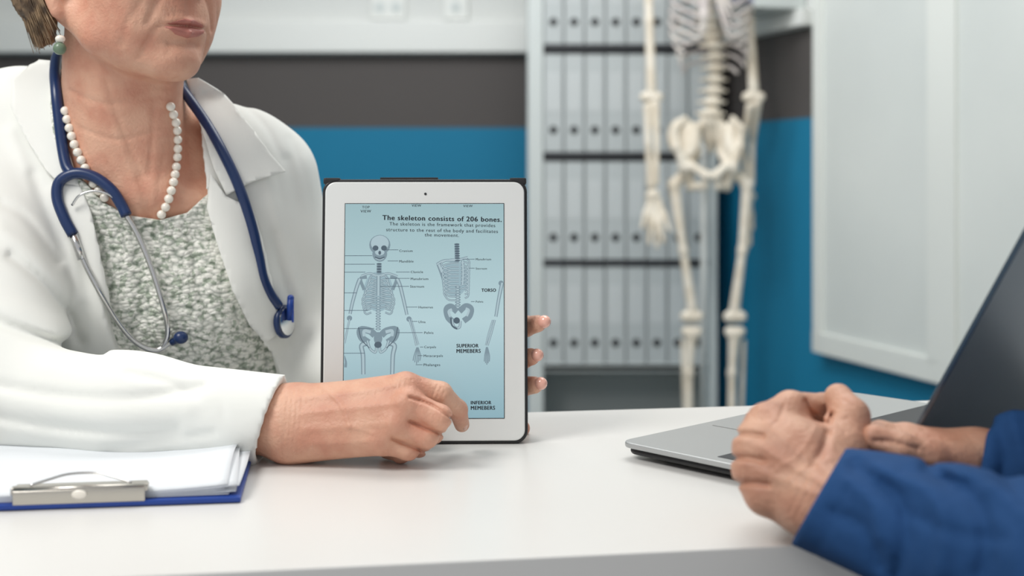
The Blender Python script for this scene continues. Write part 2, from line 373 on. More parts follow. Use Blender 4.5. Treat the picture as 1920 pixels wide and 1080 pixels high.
b=bmesh.new(); tube(b,[V((K(1335,0).x,D0+.16,.05)),V((K(1335,0).x,D0+.16,1.2))],.011,12); 
for k in range(5):
    a=k*1.257; q=V((K(1335,0).x,D0+.16,.06)); tube(b,[q,q+V((math.cos(a)*.2,math.sin(a)*.2,-.03))],.013,8)
    ball(b,q+V((math.cos(a)*.2,math.sin(a)*.2,-.035)),.025,10)
bmo('stand',b,M['white'],sk,True)
# ================= TABLE
tang=math.atan(.155); RT=Matrix.Rotation(tang,3,'Z'); tx=RT@V((1,0,0)); ty=RT@V((0,1,0))
A0=V((0,.838,0)); tw=.500
tc=A0+tx*(-.15)+ty*(tw/2)
tb=empty('desk',(tc.x,tc.y,0),'white laminate desk with grey edge carrying the tablet, clipboard and laptop','desk')
bmo('tabletop',B(V((tc.x,tc.y,.73)),(2.3,tw,.04),RT,.0015),M['table'],tb)
for s in (-1.08,1.08): 
    q=tc+tx*s; bmo('side_panel',B(V((q.x,q.y,.355)),(.03,tw-.04,.71),RT,.002),M['table'],tb)
q=tc+ty*.1; bmo('modesty_panel',B(V((q.x,q.y,.48)),(2.12,.02,.4),RT),M['table'],tb)
# ================= HEAD
def headprims(Cc,f,r,u,s=1.):
    def p(a,b,c): return Cc+f*(a*s)+r*(b*s)+u*(c*s)
    A=[tuple(f),tuple(r),tuple(u)]
    def el(a,rad,k=.012,op='+'): return E(p(*a),tuple(x*s for x in rad),A,k,op)
    L=[el((-.015,0,.055),(.095,.074,.085),.02),el((.03,0,.0),(.062,.060,.080),.03)]
    for q in (1,-1):
        L+=[C(p(-.005,q*.056,-.03),p(.03,q*.045,-.055),.016*s,.016*s,.02),C(p(.03,q*.045,-.055),p(.068,q*.012,-.079),.016*s,.014*s,.02)]
        L+=[el((.05,q*.034,-.018),(.034,.029,.034),.02),el((.055,q*.032,-.050),(.022,.018,.020),.02)]
        L+=[el((.088,q*.031,.03),(.014,.017,.011),.012,'-'),el((.072,q*.031,.03),(.013,.013,.011),.004)]
        L+=[C(p(.092,q*.012,-.010),p(.088,q*.013,-.008),.0085*s,.008*s,.005)]
        L+=[el((-.006,q*.074,.0),(.017,.006,.028),.006),C(p(-.004,q*.074,-.022),p(.0,q*.073,-.034),.008*s,.0065*s,.006),el((.002,q*.082,.004),(.008,.006,.014),.004,'-')]
    L+=[C(p(.088,0,.035),p(.109,0,-.006),.008*s,.011*s,.012)]
    L+=[el((.071,0,-.042),(.023,.034,.028),.016),el((.077,0,-.078),(.016,.020,.014),.014),el((.045,0,-.070),(.035,.036,.018),.02)]
    return L,p
FACE=[]
for q in (1,-1):
    FACE+=[([(q*.0265,-.0480),(q*.014,-.0472),(0,-.0468)],.0034,.0013),([(q*.02,-.0445),(q*.008,-.0425),(0,-.043)],-.0020,.0032),([(q*.018,-.0512),(q*.008,-.0530),(0,-.0535)],-.0026,.0036)]
    FACE+=[([(q*.018,-.010),(q*.029,-.026),(q*.036,-.046)],.0024,.003),([(q*.029,-.050),(q*.033,-.062),(q*.035,-.076)],.0018,.0024)]
    FACE+=[([(q*x,-.040),(q*(x*1.05),-.034)],.0006,.0009) for x in (.004,.009,.014,.019)]
    FACE+=[([(q*.045,-.03),(q*.05,-.05),(q*.048,-.066)],.0009,.0022),([(q*.040,-.02),(q*.044,-.035),(q*.043,-.052)],.0006,.0016),([(q*.014,-.066),(q*.018,-.074)],.0006,.0015)]
FACE+=[([(-.015,-.0635),(0,-.062),(.015,-.0635)],.0022,.0042),([(-.008,-.082),(.002,-.079)],.0006,.002),([(0,-.02),(0,-.037)],.0010,.003)]
def frame(yaw,pitch=0):
    f=V((math.sin(yaw)*math.cos(pitch),-math.cos(yaw)*math.cos(pitch),math.sin(pitch))); r=V((-math.cos(yaw),-math.sin(yaw),0)); u=r.cross(f)
    if u.z<0:u=-u
    return f,r,u
f,r_,u=frame(math.radians(53),math.radians(0)); HS=1.06
hc=V((-.393,1.30,1.194)); hd,hp=headprims(hc,f,r_,u,HS)
doc=empty('person',(-.38,1.45,0),'person in white lab coat and knitted sweater pointing at a tablet, stethoscope round neck','person')
TS=[C(W(45,268,1.40),W(438,316,1.40),.078,.064,.04)]+[C(W(150,420,1.40),W(150,800,1.45),.105,.12,.04),C(W(398,424,1.41),W(430,800,1.46),.094,.113,.04),C(W(285,430,1.385),W(285,800,1.44),.092,.11,.04)]
TS+=[C(W(150,800,1.45),V((-.47,1.52,.5)),.12,.13,.04),C(W(430,800,1.46),V((-.33,1.52,.5)),.113,.13,.04),E(W(215,560,1.345),(.055,.05,.06),None,.05),E(W(385,565,1.35),(.055,.05,.06),None,.05)]
neck=[C(W(228,340,1.375),W(226,60,1.325),.066,.055,.04),C(W(240,150,1.318),W(242,340,1.345),.038,.042,.04)]+[C(W(170,110,1.30),W(256,335,1.318),.012,.009,.03),C(W(315,140,1.31),W(288,335,1.318),.010,.008,.03)]
neck+=[C(W(180,385,1.323),W(262,368,1.310),.008,.006,.03),C(W(390,385,1.337),W(300,368,1.310),.008,.006,.03)]
g=Gr((-.70,1.12,.80),(-.12,1.56,1.38),.0021); v=g.run(g.new(),TS,-.014); v=g.run(v,neck+hd)
v=crease(g,v,[([(130,170),(200,195),(300,180)],.0012,5),([(150,240),(220,262),(310,240)],.001,4),([(265,330),(275,370),(280,410)],.0018,9),([(180,140),(215,240),(250,330)],-.001,8),([(165,110),(230,140),(310,165)],.001,6),([(200,150),(225,230),(262,320)],.0008,4),([(290,190),(285,260),(280,330)],.0010,5),([(160,200),(185,280),(215,340)],.0006,4),([(240,290),(262,350),(270,400)],.0006,4),([(310,280),(300,340),(292,400)],.0006,4)],1.4)
v=crease(g,v,FACE,loc=(hc,f,r_,u,HS)); head=nets(g,v)
gl=Gr(tuple(hp(.085,0,-.048)-V((.05,.05,.03))),tuple(hp(.085,0,-.048)+V((.05,.05,.03))),.001); vl=gl.run(gl.new(),TS,-.014); vl=gl.run(vl,neck+hd); vl=crease(gl,vl,FACE,loc=(hc,f,r_,u,HS))-.0004
X,Y,Z=gl.xyz(); X=X-hc.x;Y=Y-hc.y;Z=Z-hc.z; aa=(X*r_.x+Y*r_.y+Z*r_.z)/HS; cc_=(X*u.x+Y*u.y+Z*u.z)/HS; ff=(X*f.x+Y*f.y+Z*f.z)/HS
LPo=[(-.0255,-.048),(-.013,-.0432),(-.004,-.0405),(0,-.0415),(.004,-.0405),(.013,-.0432),(.0255,-.048),(.013,-.0558),(0,-.0582),(-.013,-.0558)]
vl=np.maximum(vl,np.maximum(polysd(aa,cc_,LPo),.06-ff)).astype(np.float32)
link('lips',mesh('lips',nets(gl,vl)),M['lip'],doc)
# right hand (pointing), back of hand to camera
w1,w2,w3=W(545,775,1.125),W(545,794,1.12),W(545,812,1.115)
mi,mm,mr,mp=W(762,726,1.105),W(766,758,1.09),W(748,795,1.088),W(716,826,1.092)
rh=[C(W(250,770,1.14),W(530,792,1.12),.0295,.0295,.02)]
rh+=[C(w1,mi,.022,.0125,.014),C(w2,mm,.024,.0125,.014),C(w3,mr,.022,.0125,.014),C(W(550,820,1.115),mp,.019,.0125,.014),C(W(560,790,1.13),W(700,790,1.12),.028,.022,.015)]
rh+=chain([mi,W(826,738,1.108),W(858,768,1.128),W(866,796,1.146)],[.0122,.0098,.0083,.0068],.004)
rh+=chain([mm,W(824,782,1.083),W(812,812,1.105),W(780,812,1.125)],[.0125,.0104,.009,.008],.0035)
rh+=chain([mr,W(800,818,1.085),W(785,838,1.108),W(752,835,1.125)],[.0122,.0098,.0085,.0075],.0035)
rh+=chain([mp,W(766,842,1.09),W(752,850,1.11),W(725,845,1.125)],[.0115,.009,.008,.007],.0035)
rh+=chain([W(570,765,1.145),W(660,755,1.155),W(735,765,1.155),W(785,785,1.152)],[.02,.015,.0115,.0095],.012)
for q in (mi,mm,mr,mp): rh.append(E(q+V((-.002,-.006,.002)),.009,None,.008))
RHC=[([(768,745),(810,760),(848,785)],.0030,3.2),([(768,790),(800,805),(835,815)],.0030,3),([(735,822),(765,835),(800,848)],.0028,3),([(560,745),(640,738),(740,722)],-.0010,7),([(570,775),(660,765),(745,756)],-.0009,7),([(570,805),(650,800),(730,794)],-.0008,7),([(590,830),(650,830),(700,826)],-.0007,7)]
RHC+=[([(600,720),(640,760),(655,800)],-.0009,4),([(655,800),(700,812)],-.0008,4)]
RHC+=[([(820+i*7,722+i*5),(812+i*7,742+i*5)],.0007,1.7) for i in range(3)]+[([(815+i*6,775),(812+i*5,795)],.0007,1.7) for i in range(3)]
RHC+=[([(540+i*9,730),(536+i*9,790),(528+i*9,860)],.0005,2.5) for i in range(4)]+[([(745+i*9,712),(742+i*8,730)],.0005,2) for i in range(4)]
RH=sdf(rh,.0012,post=lambda g,v:crease(g,v,RHC,1.12))
lh=[C(W(640,700,1.40),W(850,695,1.275),.036,.027,.02)]
tips=[((985,612,1.232),(1008,607,1.215)),((980,672,1.232),(996,669,1.215)),((980,724,1.234),(1002,722,1.215)),((965,790,1.25),(978,803,1.235))]
for i,(a,b) in enumerate(tips):
    m=W(890,640+i*35,1.262); lh+=[C(W(850,690,1.27),m,.02,.013,.012)]+chain([m,W(945,(a[1]*2+640+i*35)/3,1.262),W(*a),W(*b)],[.0115,.0105,.0096,.0082],.004)
lh+=chain([W(850,670,1.265),W(870,560,1.262),W(880,500,1.26)],[.015,.012,.01],.01)
LH=sdf(lh,.0016)
link('body',mesh('body',head,RH,LH),M['skin'],doc)
for a,q in tips[:3]:
    t=(W(*q)-W(*a)).normalized(); c=W(*q)+t*.0045+V((.0025,0,0))
    R=V((1,0,0)).rotation_difference(t).to_matrix(); bb=bmesh.new(); ball(bb,c+V((.001,-.0012,.0015)),(.0078,.0062,.0062),14,R); bmo('fingernail',bb,M['nail'],doc,True)
bb=bmesh.new(); ball(bb,W(871,795,1.141),(.003,.004,.0058),14); bmo('fingernail',bb,M['nail2'],doc,True)
# hair
A=[tuple(f),tuple(r_),tuple(u)]
hr=[E(hp(-.03,0,.06),(.105,.09,.1),A,.02),E(hp(.1,0,.01),(.075,.1,.1),A,.01,'-')]
for q in (1,-1): hr+=[C(hp(-.04,q*.074,.05),hp(-.042,q*.070,-.02),.022,.016,.012),C(hp(-.042,q*.070,-.02),hp(-.026,q*.066,-.052),.013,.003,.012),C(hp(-.055,q*.06,-.0),hp(-.05,q*.06,-.058),.014,.004,.008)]
hr+=[C(hp(-.075,.05,.0),hp(-.066,.045,-.050),.026,.010,.012),C(hp(-.085,-.03,.0),hp(-.07,-.03,-.04),.035,.022,.02),E(hp(.004,.085,-.008),(.026,.024,.042),A,.006,'-')]
def hairpost(g,v):
    X,Y,Z=g.xyz(); a=X*r_.x+Y*r_.y; bq=X*f.x+Y*f.y
    return v+.0022*np.sin(bq*520+30*Z+2*np.sin(40*Z))+.0012*np.sin(bq*1000+a*300)
link('hair',mesh('hair',sdf(hr,.002,0,hairpost)),M['hair'],doc)
bb=bmesh.new()
for i in range(70):
    a0=-.085+.068*random.random(); d0=random.uniform(-.010,.008); q0=.080-.5*max(0,-.045-a0)
    tube(bb,[hp(a0,q0+.006,.06),hp(a0+.002,q0+.008,.01),hp(a0+.008+d0*.4,q0+.002,-.025),hp(a0+.018+d0,q0-.008,-.05-random.random()*.018)],[.0010,.0003],5,4)
bmo('hair_strands',bb,M['hair'],doc,True)
# sweater
NP=[(40,-80),(110,300),(160,346),(190,378),(235,404),(290,414),(340,400),(375,364),(400,330),(480,-80)]
cv=lambda L,D:[(W(a,b,D).x,W(a,b,D).z) for a,b in L]
g=Gr((-.68,1.16,.60),(-.14,1.64,1.12),.0028); X,Y,Z=g.xyz(); v=g.run(g.new(),TS,-.005); v=g.run(v,neck,.006)
v=v+.0009*np.sin(Z*900+2*np.sin(X*260))*np.sin(X*420+Z*60)
v=np.maximum(v,-np.maximum(polysd(X,Z,cv(NP,1.285)),Y-1.50)).astype(np.float32)
v=crease(g,v,[([(260,480),(270,560),(240,650)],.003,14),([(360,450),(380,560),(420,660)],.003,12),([(300,470),(320,600),(370,680)],-.002,14)]); SW_=nets(g,v)
o_sw=link('sweater',mesh('sweater',SW_),M['knit'],doc)
# coat
def folds(X,Y,Z,a=.003):
    w=.02*np.sin(14*X+9*Z)+.015*np.sin(22*Z-11*Y+1)
    return a*(np.sin(60*(X+.9*Z+w))*.6+.6*np.sin(95*(.35*X-Z*.6+Y*.7+w)+1.3))
g=Gr((-.78,1.03,.56),(.02,1.66,1.13),.0029); X,Y,Z=g.xyz()
ct=g.run(g.new(),TS,.006)
OP=[(112,60),(112,200),(150,330),(172,400),(205,560),(235,740),(520,740),(440,560),(392,420),(378,330),(350,200),(335,60)]
ct=ct+.0018*np.sin(70*X+18*np.sin(5*Z))*np.clip((1.0-Z)*6,0,1)
ct=np.maximum(ct,-np.maximum(polysd(X,Z,cv(OP,1.30)),Y-1.44)).astype(np.float32)
CC=[([(540,300),(560,400),(575,520),(590,640)],.005,9),([(570,300),(592,420),(600,560)],-.003,11),([(500,330),(530,440),(560,560)],-.004,11),([(515,440),(535,520),(570,640)],.004,7),([(470,420),(490,520),(540,650)],.003,8),([(60,330),(90,430),(110,560),(150,640)],.006,10),([(100,360),(130,450),(150,560)],-.004,11),([(20,250),(50,330),(60,450),(90,560)],-.004,12),([(450,190),(500,240),(530,300)],.002,6),([(545,260),(572,330),(588,430)],.003,6)]
ct=crease(g,ct,CC,1.42,ka=.9,ks=1.15)
ra=g.run(g.new(),[C(W(5,300,1.41),W(-30,690,1.19),.082,.072,.03),C(W(-40,735,1.175),W(250,771,1.14),.058,.0465,.03),C(W(250,771,1.14),W(570,792,1.12),.0465,.039,.03)])
ra=ra+folds(X,Y,Z,.0010)*np.clip((W(430,0,1.12).x-X)*9,0,1)
cc=W(508,790,1.12); nn=V((.963,-.05,-.265)).normalized()
ra=np.maximum(ra,(X-cc.x)*nn.x+(Y-cc.y)*nn.y+(Z-cc.z)*nn.z)
RC_=[([(-40,590),(60,628),(130,650),(190,660)],.008,10),([(-40,560),(60,585),(150,625)],-.004,16),([(-20,720),(120,742),(260,745),(380,725)],.0040,9),([(-20,780),(100,800),(240,812),(330,806)],.0040,9),([(-20,745),(110,770),(250,780),(350,768)],-.003,16),([(20,480),(80,530),(140,600)],.006,9),([(0,430),(60,470),(120,540)],-.004,14),([(0,380),(50,410),(110,490)],.004,9),([(240,700),(310,715),(370,742)],.0025,8),([(200,842),(300,826),(400,812)],.0025,8),([(395,710),(415,740),(420,780)],.0012,7)]
ra=crease(g,ra.astype(np.float32),RC_,1.3,ka=.8,ks=1.1)
ra=g.run(ra,[C(W(475,790,1.12),W(620,796,1.12),.0315,.0325,.002,'-')])
la=g.run(g.new(),[C(W(488,344,1.41),W(590,690,1.43),.064,.056,.03),C(W(590,690,1.43),W(850,700,1.28),.055,.04,.03)])
la=la+folds(X,Y,Z,.0014)
v=smin(smin(ct,ra,.018),la,.02).astype(np.float32)
CT=nets(g,v); o_ct=link('lab_coat',mesh('lab_coat',CT),M['coat'],doc)
tr=[]
for x in (-.47,-.33): tr+=[C(V((x,1.53,.47)),V((x,1.2,.46)),.1,.075,.03),C(V((x,1.2,.46)),V((x,1.2,.07)),.07,.045,.02),C(V((x,1.2,.04)),V((x,1.08,.035)),.035,.032,.02)]
link('trousers',mesh('trousers',sdf(tr,.008)),M['trouser'],doc)
def bvh(*L):
    Vs=[];Fs=[]
    for v,f in L:
        o=len(Vs); Vs+=v.tolist(); Fs+=(f+o).tolist()
    return BVHTree.FromPolygons(Vs,Fs)
bv=bvh(CT,SW_,head); bc=bvh(CT)
CAM=V((0,0,ZC))
def hit(px,py,r=0.,dflt=1.35,tree=None):
    d=(W(px,py,1.)-CAM).normalized(); l,n,i,t=(tree or bv).ray_cast(CAM,d,2.2)
    if l is None: l=W(px,py,dflt)
    return l-d*r
def patch(name,poly,off=.004,th=.0025,m='coat',parent=doc,smoothn=8):
    bm=bmesh.new(); D=1.32; bm.faces.new([bm.verts.new(V((W(a,b,D).x,0,W(a,b,D).z))) for a,b in poly])
    xs=[v.co.x for v in bm.verts];zs=[v.co.z for v in bm.verts]; st=.005
    for ax,(lo,hi) in ((0,(min(xs),max(xs))),(2,(min(zs),max(zs)))):
        t=lo+st
        while t<hi:
            n=V((0,0,0)); n[ax]=1; c=V((0,0,0)); c[ax]=t
            bmesh.ops.bisect_plane(bm,geom=bm.verts[:]+bm.edges[:]+bm.faces[:],plane_co=c,plane_no=n); t+=st
    for v in bm.verts:
        px=960+v.co.x/D*F; py=HY-(v.co.z-ZC)/D*F; hs=[]
        for dx in (-12,-6,0,6,12):
            for dy in (-12,0,12):
                d=(W(px+dx,py+dy,1.)-CAM); l,n,i,t=bc.ray_cast(CAM,d.normalized(),2.2)
                if l is not None and 1.25<l.y<1.42: hs.append(l.y)
        y=(sorted(hs)[len(hs)//4] if hs else 1.365)-off; v.co=CAM+(W(px,py,1.)-CAM)*y
    for _ in range(smoothn): bmesh.ops.smooth_vert(bm,verts=bm.verts,factor=.5,use_axis_x=False,use_axis_y=True,use_axis_z=False)
    o=bmo(name,bm,M[m],parent,True); s=o.modifiers.new('s','SOLIDIFY'); s.thickness=th; s.offset=0
    return o
patch('collar',[(350,148),(372,146),(425,180),(468,235),(503,283),(536,322),(475,340),(424,366),(400,315),(384,262),(365,205)],.005)
patch('collar',[(100,112),(60,122),(22,150),(20,200),(50,262),(85,318),(112,345),(150,352),(128,280),(112,200)],.005)
patch('lapel',[(395,325),(424,368),(474,392),(492,450),(512,540),(528,620),(500,640),(468,610),(436,545),(405,450),(388,390)],.004)
patch('lapel',[(112,345),(152,350),(172,400),(203,540),(208,580),(186,560),(160,500),(125,420)],.004)
# ================= NECKLACE, EARRING
nk=empty('pearl_necklace',hit(300,400,.005),'white pearl bead necklace around the neck of the person in the lab coat','necklace')
bb=bmesh.new(); ball(bb,(0,0,0),.0047,16); pm=bpy.data.meshes.new('pearl'); bb.to_mesh(pm); bb.free(); pm.materials.append(M['pearl']); pm.shade_smooth()
def pearls(path):
    P=catmull([hit(a,b,.0035) for a,b in path],16); last=None
    for p in P:
        if last is None or (p-last).length>.0086:
            o=bpy.data.objects.new('pearl',pm); COL.objects.link(o); o.parent=nk; o.matrix_parent_inverse=Matrix.Translation(-nk.location); o.location=p; last=p
pearls([(320,200),(330,230),(333,262),(331,310),(322,355),(309,392),(297,410)])
pearls([(122,208),(130,240),(141,275),(156,308),(170,335),(185,358),(205,380)])
er=empty('earring',W(112,82,1.24),'two-bead earring, white bead over green bead, under the ear','earring')
bb=bmesh.new(); ball(bb,W(113,73,1.225),(.0048,.0048,.0038)); bmo('white_bead',bb,M['pearl'],er,True)
bb=bmesh.new(); ball(bb,W(112,91,1.225),.0062); bmo('green_bead',bb,M['jade'],er,True)
# ================= STETHOSCOPE
st=empty('stethoscope',hit(160,330,.01),'navy stethoscope with chrome ear tubes hanging round the neck over the lab coat','stethoscope')
def path(L,r): return [hit(a,b,r) for a,b in L]
def mono(P,it=5):
    Yv=[p.y for p in P]
    for _ in range(it):
        for i in range(1,len(P)-1): Yv[i]=min(Yv[i],(Yv[i-1]+Yv[i+1])/2+.001)
    return [CAM+(p-CAM)*(y/p.y) for p,y in zip(P,Yv)]
bb=bmesh.new(); tube(bb,[W(150,95,1.40),W(112,100,1.365),W(103,130,1.335)]+mono(path([(105,170),(110,220),(116,270),(124,310),(136,328)],.007)),.0056,14); bmo('tube',bb,M['steth'],st,True)
bb=bmesh.new(); tube(bb,mono(path([(137,440),(120,408),(107,370),(112,340),(140,325),(175,331),(208,355),(228,385),(237,404)],.008)),.0056,14); bmo('yoke',bb,M['steth'],st,True)
bb=bmesh.new(); tube(bb,[W(290,110,1.41),W(325,140,1.385),W(350,178,1.35)]+mono(path([(385,228),(415,280),(446,345),(470,415),(484,475),(493,520),(506,550),(522,574)],.010)),.0054,14); bmo('tube',bb,M['steth'],st,True)
bb=bmesh.new(); tube(bb,mono(path([(139,440),(155,485),(180,535),(212,590),(244,632),(272,652),(296,656),(314,646),(326,639)],.008),8),.0027,10); tube(bb,path([(137,438),(153,486)],.009),.0042,10); bmo('ear_tube',bb,M['chrome'],st,True)
bb=bmesh.new(); tube(bb,mono(path([(236,402),(258,440),(283,500),(302,560),(312,600),(314,628),(304,650),(286,657)],.010),8),.0027,10); bmo('ear_tube',bb,M['chrome'],st,True)
bb=bmesh.new(); tube(bb,mono(path([(135,385),(150,366),(180,358),(212,370),(236,402)],.012)),.0013,8); bmo('spring',bb,M['chrome'],st,True)
bb=bmesh.new(); c=hit(339,633,.010); ball(bb,c,(.0075,.007,.0065)); tube(bb,[c,hit(322,642,.010)],.0038,10); bmo('ear_tip',bb,M['steth'],st,True)
c=hit(533,603,.010); ax_=(.93,-.36,.08); bb=bmesh.new(); cyl(bb,c,ax_,.0175,.006,32); bmo('chest_piece',bb,M['steth'],st,True).modifiers.new('b','BEVEL').width=.001
bb=bmesh.new(); cyl(bb,c+V(ax_)*.0018,ax_,.0145,.005,32); bmo('diaphragm',bb,M['chrome'],st)
pn=empty('pen',hit(543,580,.008),'blue pen clipped on the lab coat beside the stethoscope disc','pen')
bb=bmesh.new(); tube(bb,[hit(543,600,.016),hit(545,560,.018)],.0036,12); ball(bb,hit(545,559,.018),.0037,12); bmo('barrel',bb,M['blueboard'],pn,True)
bb=B(hit(549,583,.021),(.0022,.0015,.024)); bmo('clip',bb,M['blueboard'],pn)
# ================= TABLET
tl=empty('tablet',(0,0,0),'white tablet in black case showing a skeleton anatomy page, standing upright on the desk','tablet')
PXM=2022.
def TX(px): return (px-796)/PXM
def TZ(py): return (833-py)/PXM
def rrect(bm,w,h,r,y0,y1,cx=0,cz=0,n=8):
    pts=[]
    for sx_,sz_,a0 in ((1,1,0),(-1,1,90),(-1,-1,180),(1,-1,270)):
        for k in range(n+1):
            a=math.radians(a0+90*k/n); pts.append((cx+sx_*(w/2-r)+r*math.cos(a),cz+sz_*(h/2-r)+r*math.sin(a)))
    f1=[bm.verts.new((a,y0,b)) for a,b in pts]; f2=[bm.verts.new((a,y1,b)) for a,b in pts]
    bm.faces.new(f1);bm.faces.new(f2[::-1])
    for i in range(len(pts)): bm.faces.new((f1[i],f2[i],f2[(i+1)%len(pts)],f1[(i+1)%len(pts)]))
def tpart(name,bm,m,parent=tl,bev=0,smooth=False):
    o=bmo(name,bm,m,None,smooth); o.parent=parent
    if bev: q=o.modifiers.new('b','BEVEL'); q.width=bev; q.segments=2; q.limit_method='ANGLE'
    return o
hh=.2465
b=bmesh.new(); rrect(b,.193,hh,.012,.0,.013,0,hh/2); cs=tpart('case',b,M['blackp'],bev=.0015)
b=B((TX(765),.008,hh+.0005),(.055,.007,.0035),bev=.001); 
for x in (-.088,.088): box(b,(x,.006,hh-.0015),(.016,.012,.006),None,.002)
tpart('case_edge',b,M['blackp'],cs)
b=bmesh.new(); rrect(b,.1875,.241,.010,-.0018,.004,0,hh/2); tpart('bezel',b,M['bezel'],bev=.001)
scw,sch=TX(946)-TX(645),TZ(382)-TZ(785); scx,scz=(TX(946)+TX(645))/2,(TZ(382)+TZ(785))/2
b=B((scx,-.0016,scz),(scw+.0012,.001,sch+.0012)); tpart('screen_border',b,M['blackp'])
b=B((scx,-.0018,scz),(scw,.001,sch)); tpart('screen',b,M['screen'])
b=bmesh.new(); cyl(b,(TX(797),-.0018,TZ(363)),(0,1,0),.0012,.0008); tpart('camera_lens',b,M['dark'])
LY=-.0024
inkm=flat('screen_ink',(14,24,34)); g1=flat('screen_bone_light',(176,199,207)); g2=flat('screen_bone_mid',(128,150,161)); g3=flat('screen_bone_dark',(80,98,111)); g0=flat('screen_soft_shadow',(156,184,194))
fig={k:bmesh.new() for k in 'SLMD'}; lay={'S':0,'M':.0001,'L':.0002,'D':.0003}
ymin,ymax=TX(646),TX(945.5)
def stroke(k,P,w,n=5):
    P=catmull([(a,0,b) for a,b in P],n); bm=fig[k]; prev=None; N=len(P)
    for i,p in enumerate(P):
        t=(P[min(i+1,N-1)]-P[max(i-1,0)]).normalized(); nx=V((t.z,0,-t.x)); ww=(w[0]+(w[1]-w[0])*i/(N-1)) if isinstance(w,tuple) else w
        q=[]
        for s in (-1,1):
            e_=p+nx*(s*ww/2); q.append(bm.verts.new((min(max(TX(e_.x),ymin),ymax),LY-lay[k],TZ(e_.z))))
        if prev: bm.faces.new((prev[0],prev[1],q[1],q[0]))
        prev=q
def blob(k,c,r,n=20):
    bm=fig[k]; bm.faces.new([bm.verts.new((min(max(TX(c[0]+r[0]*math.cos(2*math.pi*i/n)),ymin),ymax),LY-lay[k],TZ(c[1]+r[1]*math.sin(2*math.pi*i/n)))) for i in range(n)])
def bone(P,w): stroke('M',P,w); stroke('L',P,(w*.5) if not isinstance(w,tuple) else (w[0]*.5,w[1]*.5))
# front figure
blob('M',(711,460),(20,19)); blob('L',(711,457),(17,15)); blob('M',(711,477),(14,15)); blob('L',(711,474),(9,6))
for x in (703,719): blob('D',(x,466),(5.5,5))
blob('D',(711,475),(2.6,3.8)); stroke('D',[(702,483),(711,486),(720,483)],2.2); stroke('L',[(703,485.5),(711,488.5),(719,485.5)],1.4)
for i in range(4): blob('D',(710,496+i*5),(5,1.6)); blob('M',(710,498.5+i*5),(5,1.6))
blob('S',(709,548),(28,38))
bone([(676,519),(692,514),(709,518),(727,514),(745,520)],4.4); bone([(709,517),(709,535),(709,556)],8)
for i in range(9):
    y=521+i*7.3; wd=17+min(i,5)*2.6-(max(0,i-6))*2
    for s in (-1,1):
        P=[(709+s*4,y-1),(709+s*wd*.7,y-3),(709+s*wd,y+5),(709+s*wd*.85,y+11),(709+s*(5 if i<6 else 13),y+8)]; stroke('M',P,3.6); stroke('L',P,1.2)
for s in (-1,1): stroke('M',[(709+s*22,521),(709+s*34,524),(709+s*27,545)],6)
for i in range(13): blob('M',(709,560+i*4.9),(5,2.2)); blob('L',(709,560+i*4.9),(2.5,1.3))
for s in (-1,1):
    stroke('M',[(709+s*6,630),(709+s*16,622),(709+s*33,620),(709+s*31,634),(709+s*18,644)],13); stroke('L',[(709+s*14,624),(709+s*26,622),(709+s*26,632)],6); bone([(709+s*20,640),(709+s*15,655),(709+s*5,662),(709+s*3,652)],5)
    stroke('D',[(709+s*37,615),(709+s*31,638),(709+s*16,654)],1.6)
    bone([(709+s*22,645),(709+s*31,650),(709+s*28,668),(709+s*27,703)],(10.,8.)); 
blob('M',(709,636),(8,12)); blob('D',(709,648),(7,6))
bone([(744,524),(750,538),(758,570),(763,592)],(8.,6.)); blob('M',(767,600),(5,5)); bone([(767,600),(775,625),(781,650)],3.6); bone([(771,600),(778,625),(785,648)],3)
for j in range(5): stroke('M',[(782+j*.6,653),(777+j*3,668),(775+j*3.2,684-abs(j-2)*3)],1.8)
bone([(674,524),(668,540),(660,570),(656,590)],(8.,6.)); blob('M',(655,598),(5,5)); bone([(655,600),(649,630),(646,645)],3.6)
for j in range(3): stroke('M',[(646,668),(648+j,680),(646+j*2,690)],1.8)
# torso figure, three-quarter view: near side wide, far side narrow
blob('S',(853,524),(25,34))
for i in range(8): blob('D',(857+i*.2,459+i*4.4),(5,1.6)); blob('M',(857,461.2+i*4.4),(4.6,1.6))
bone([(819,497),(833,490),(857,489),(878,484)],5)
for i in range(9):
    y=494+i*7
    for P in ([(861,y-6),(846,y-6),(830+i*.4,y-1),(829+i*.8,y+7),(842,y+14),(856,y+15)],[(864,y-6),(874,y-8),(881-i*.2,y-1),(878,y+8),(872,y+11)]): stroke('M',P,3.4); stroke('L',P,1.3)
bone([(868,490),(869,513),(868,536)],6); stroke('M',[(822,494),(828,510),(833,524)],9); stroke('L',[(823,497),(829,512)],4)
for i in range(9): blob('M',(859,540+i*4.8),(5.4,2.3)); blob('L',(859,540+i*4.8),(2.6,1.3))
stroke('M',[(858,586),(846,577),(838,582),(841,597),(850,606)],12); stroke('L',[(848,582),(842,586),(845,596)],5); stroke('M',[(862,586),(874,576),(884,581),(881,595),(870,604)],11); stroke('L',[(874,580),(880,584),(876,595)],4); bone([(848,600),(852,615),(862,616),(864,604)],5); blob('D',(857,603),(6,6)); stroke('D',[(846,598),(848,612),(858,619)],3)
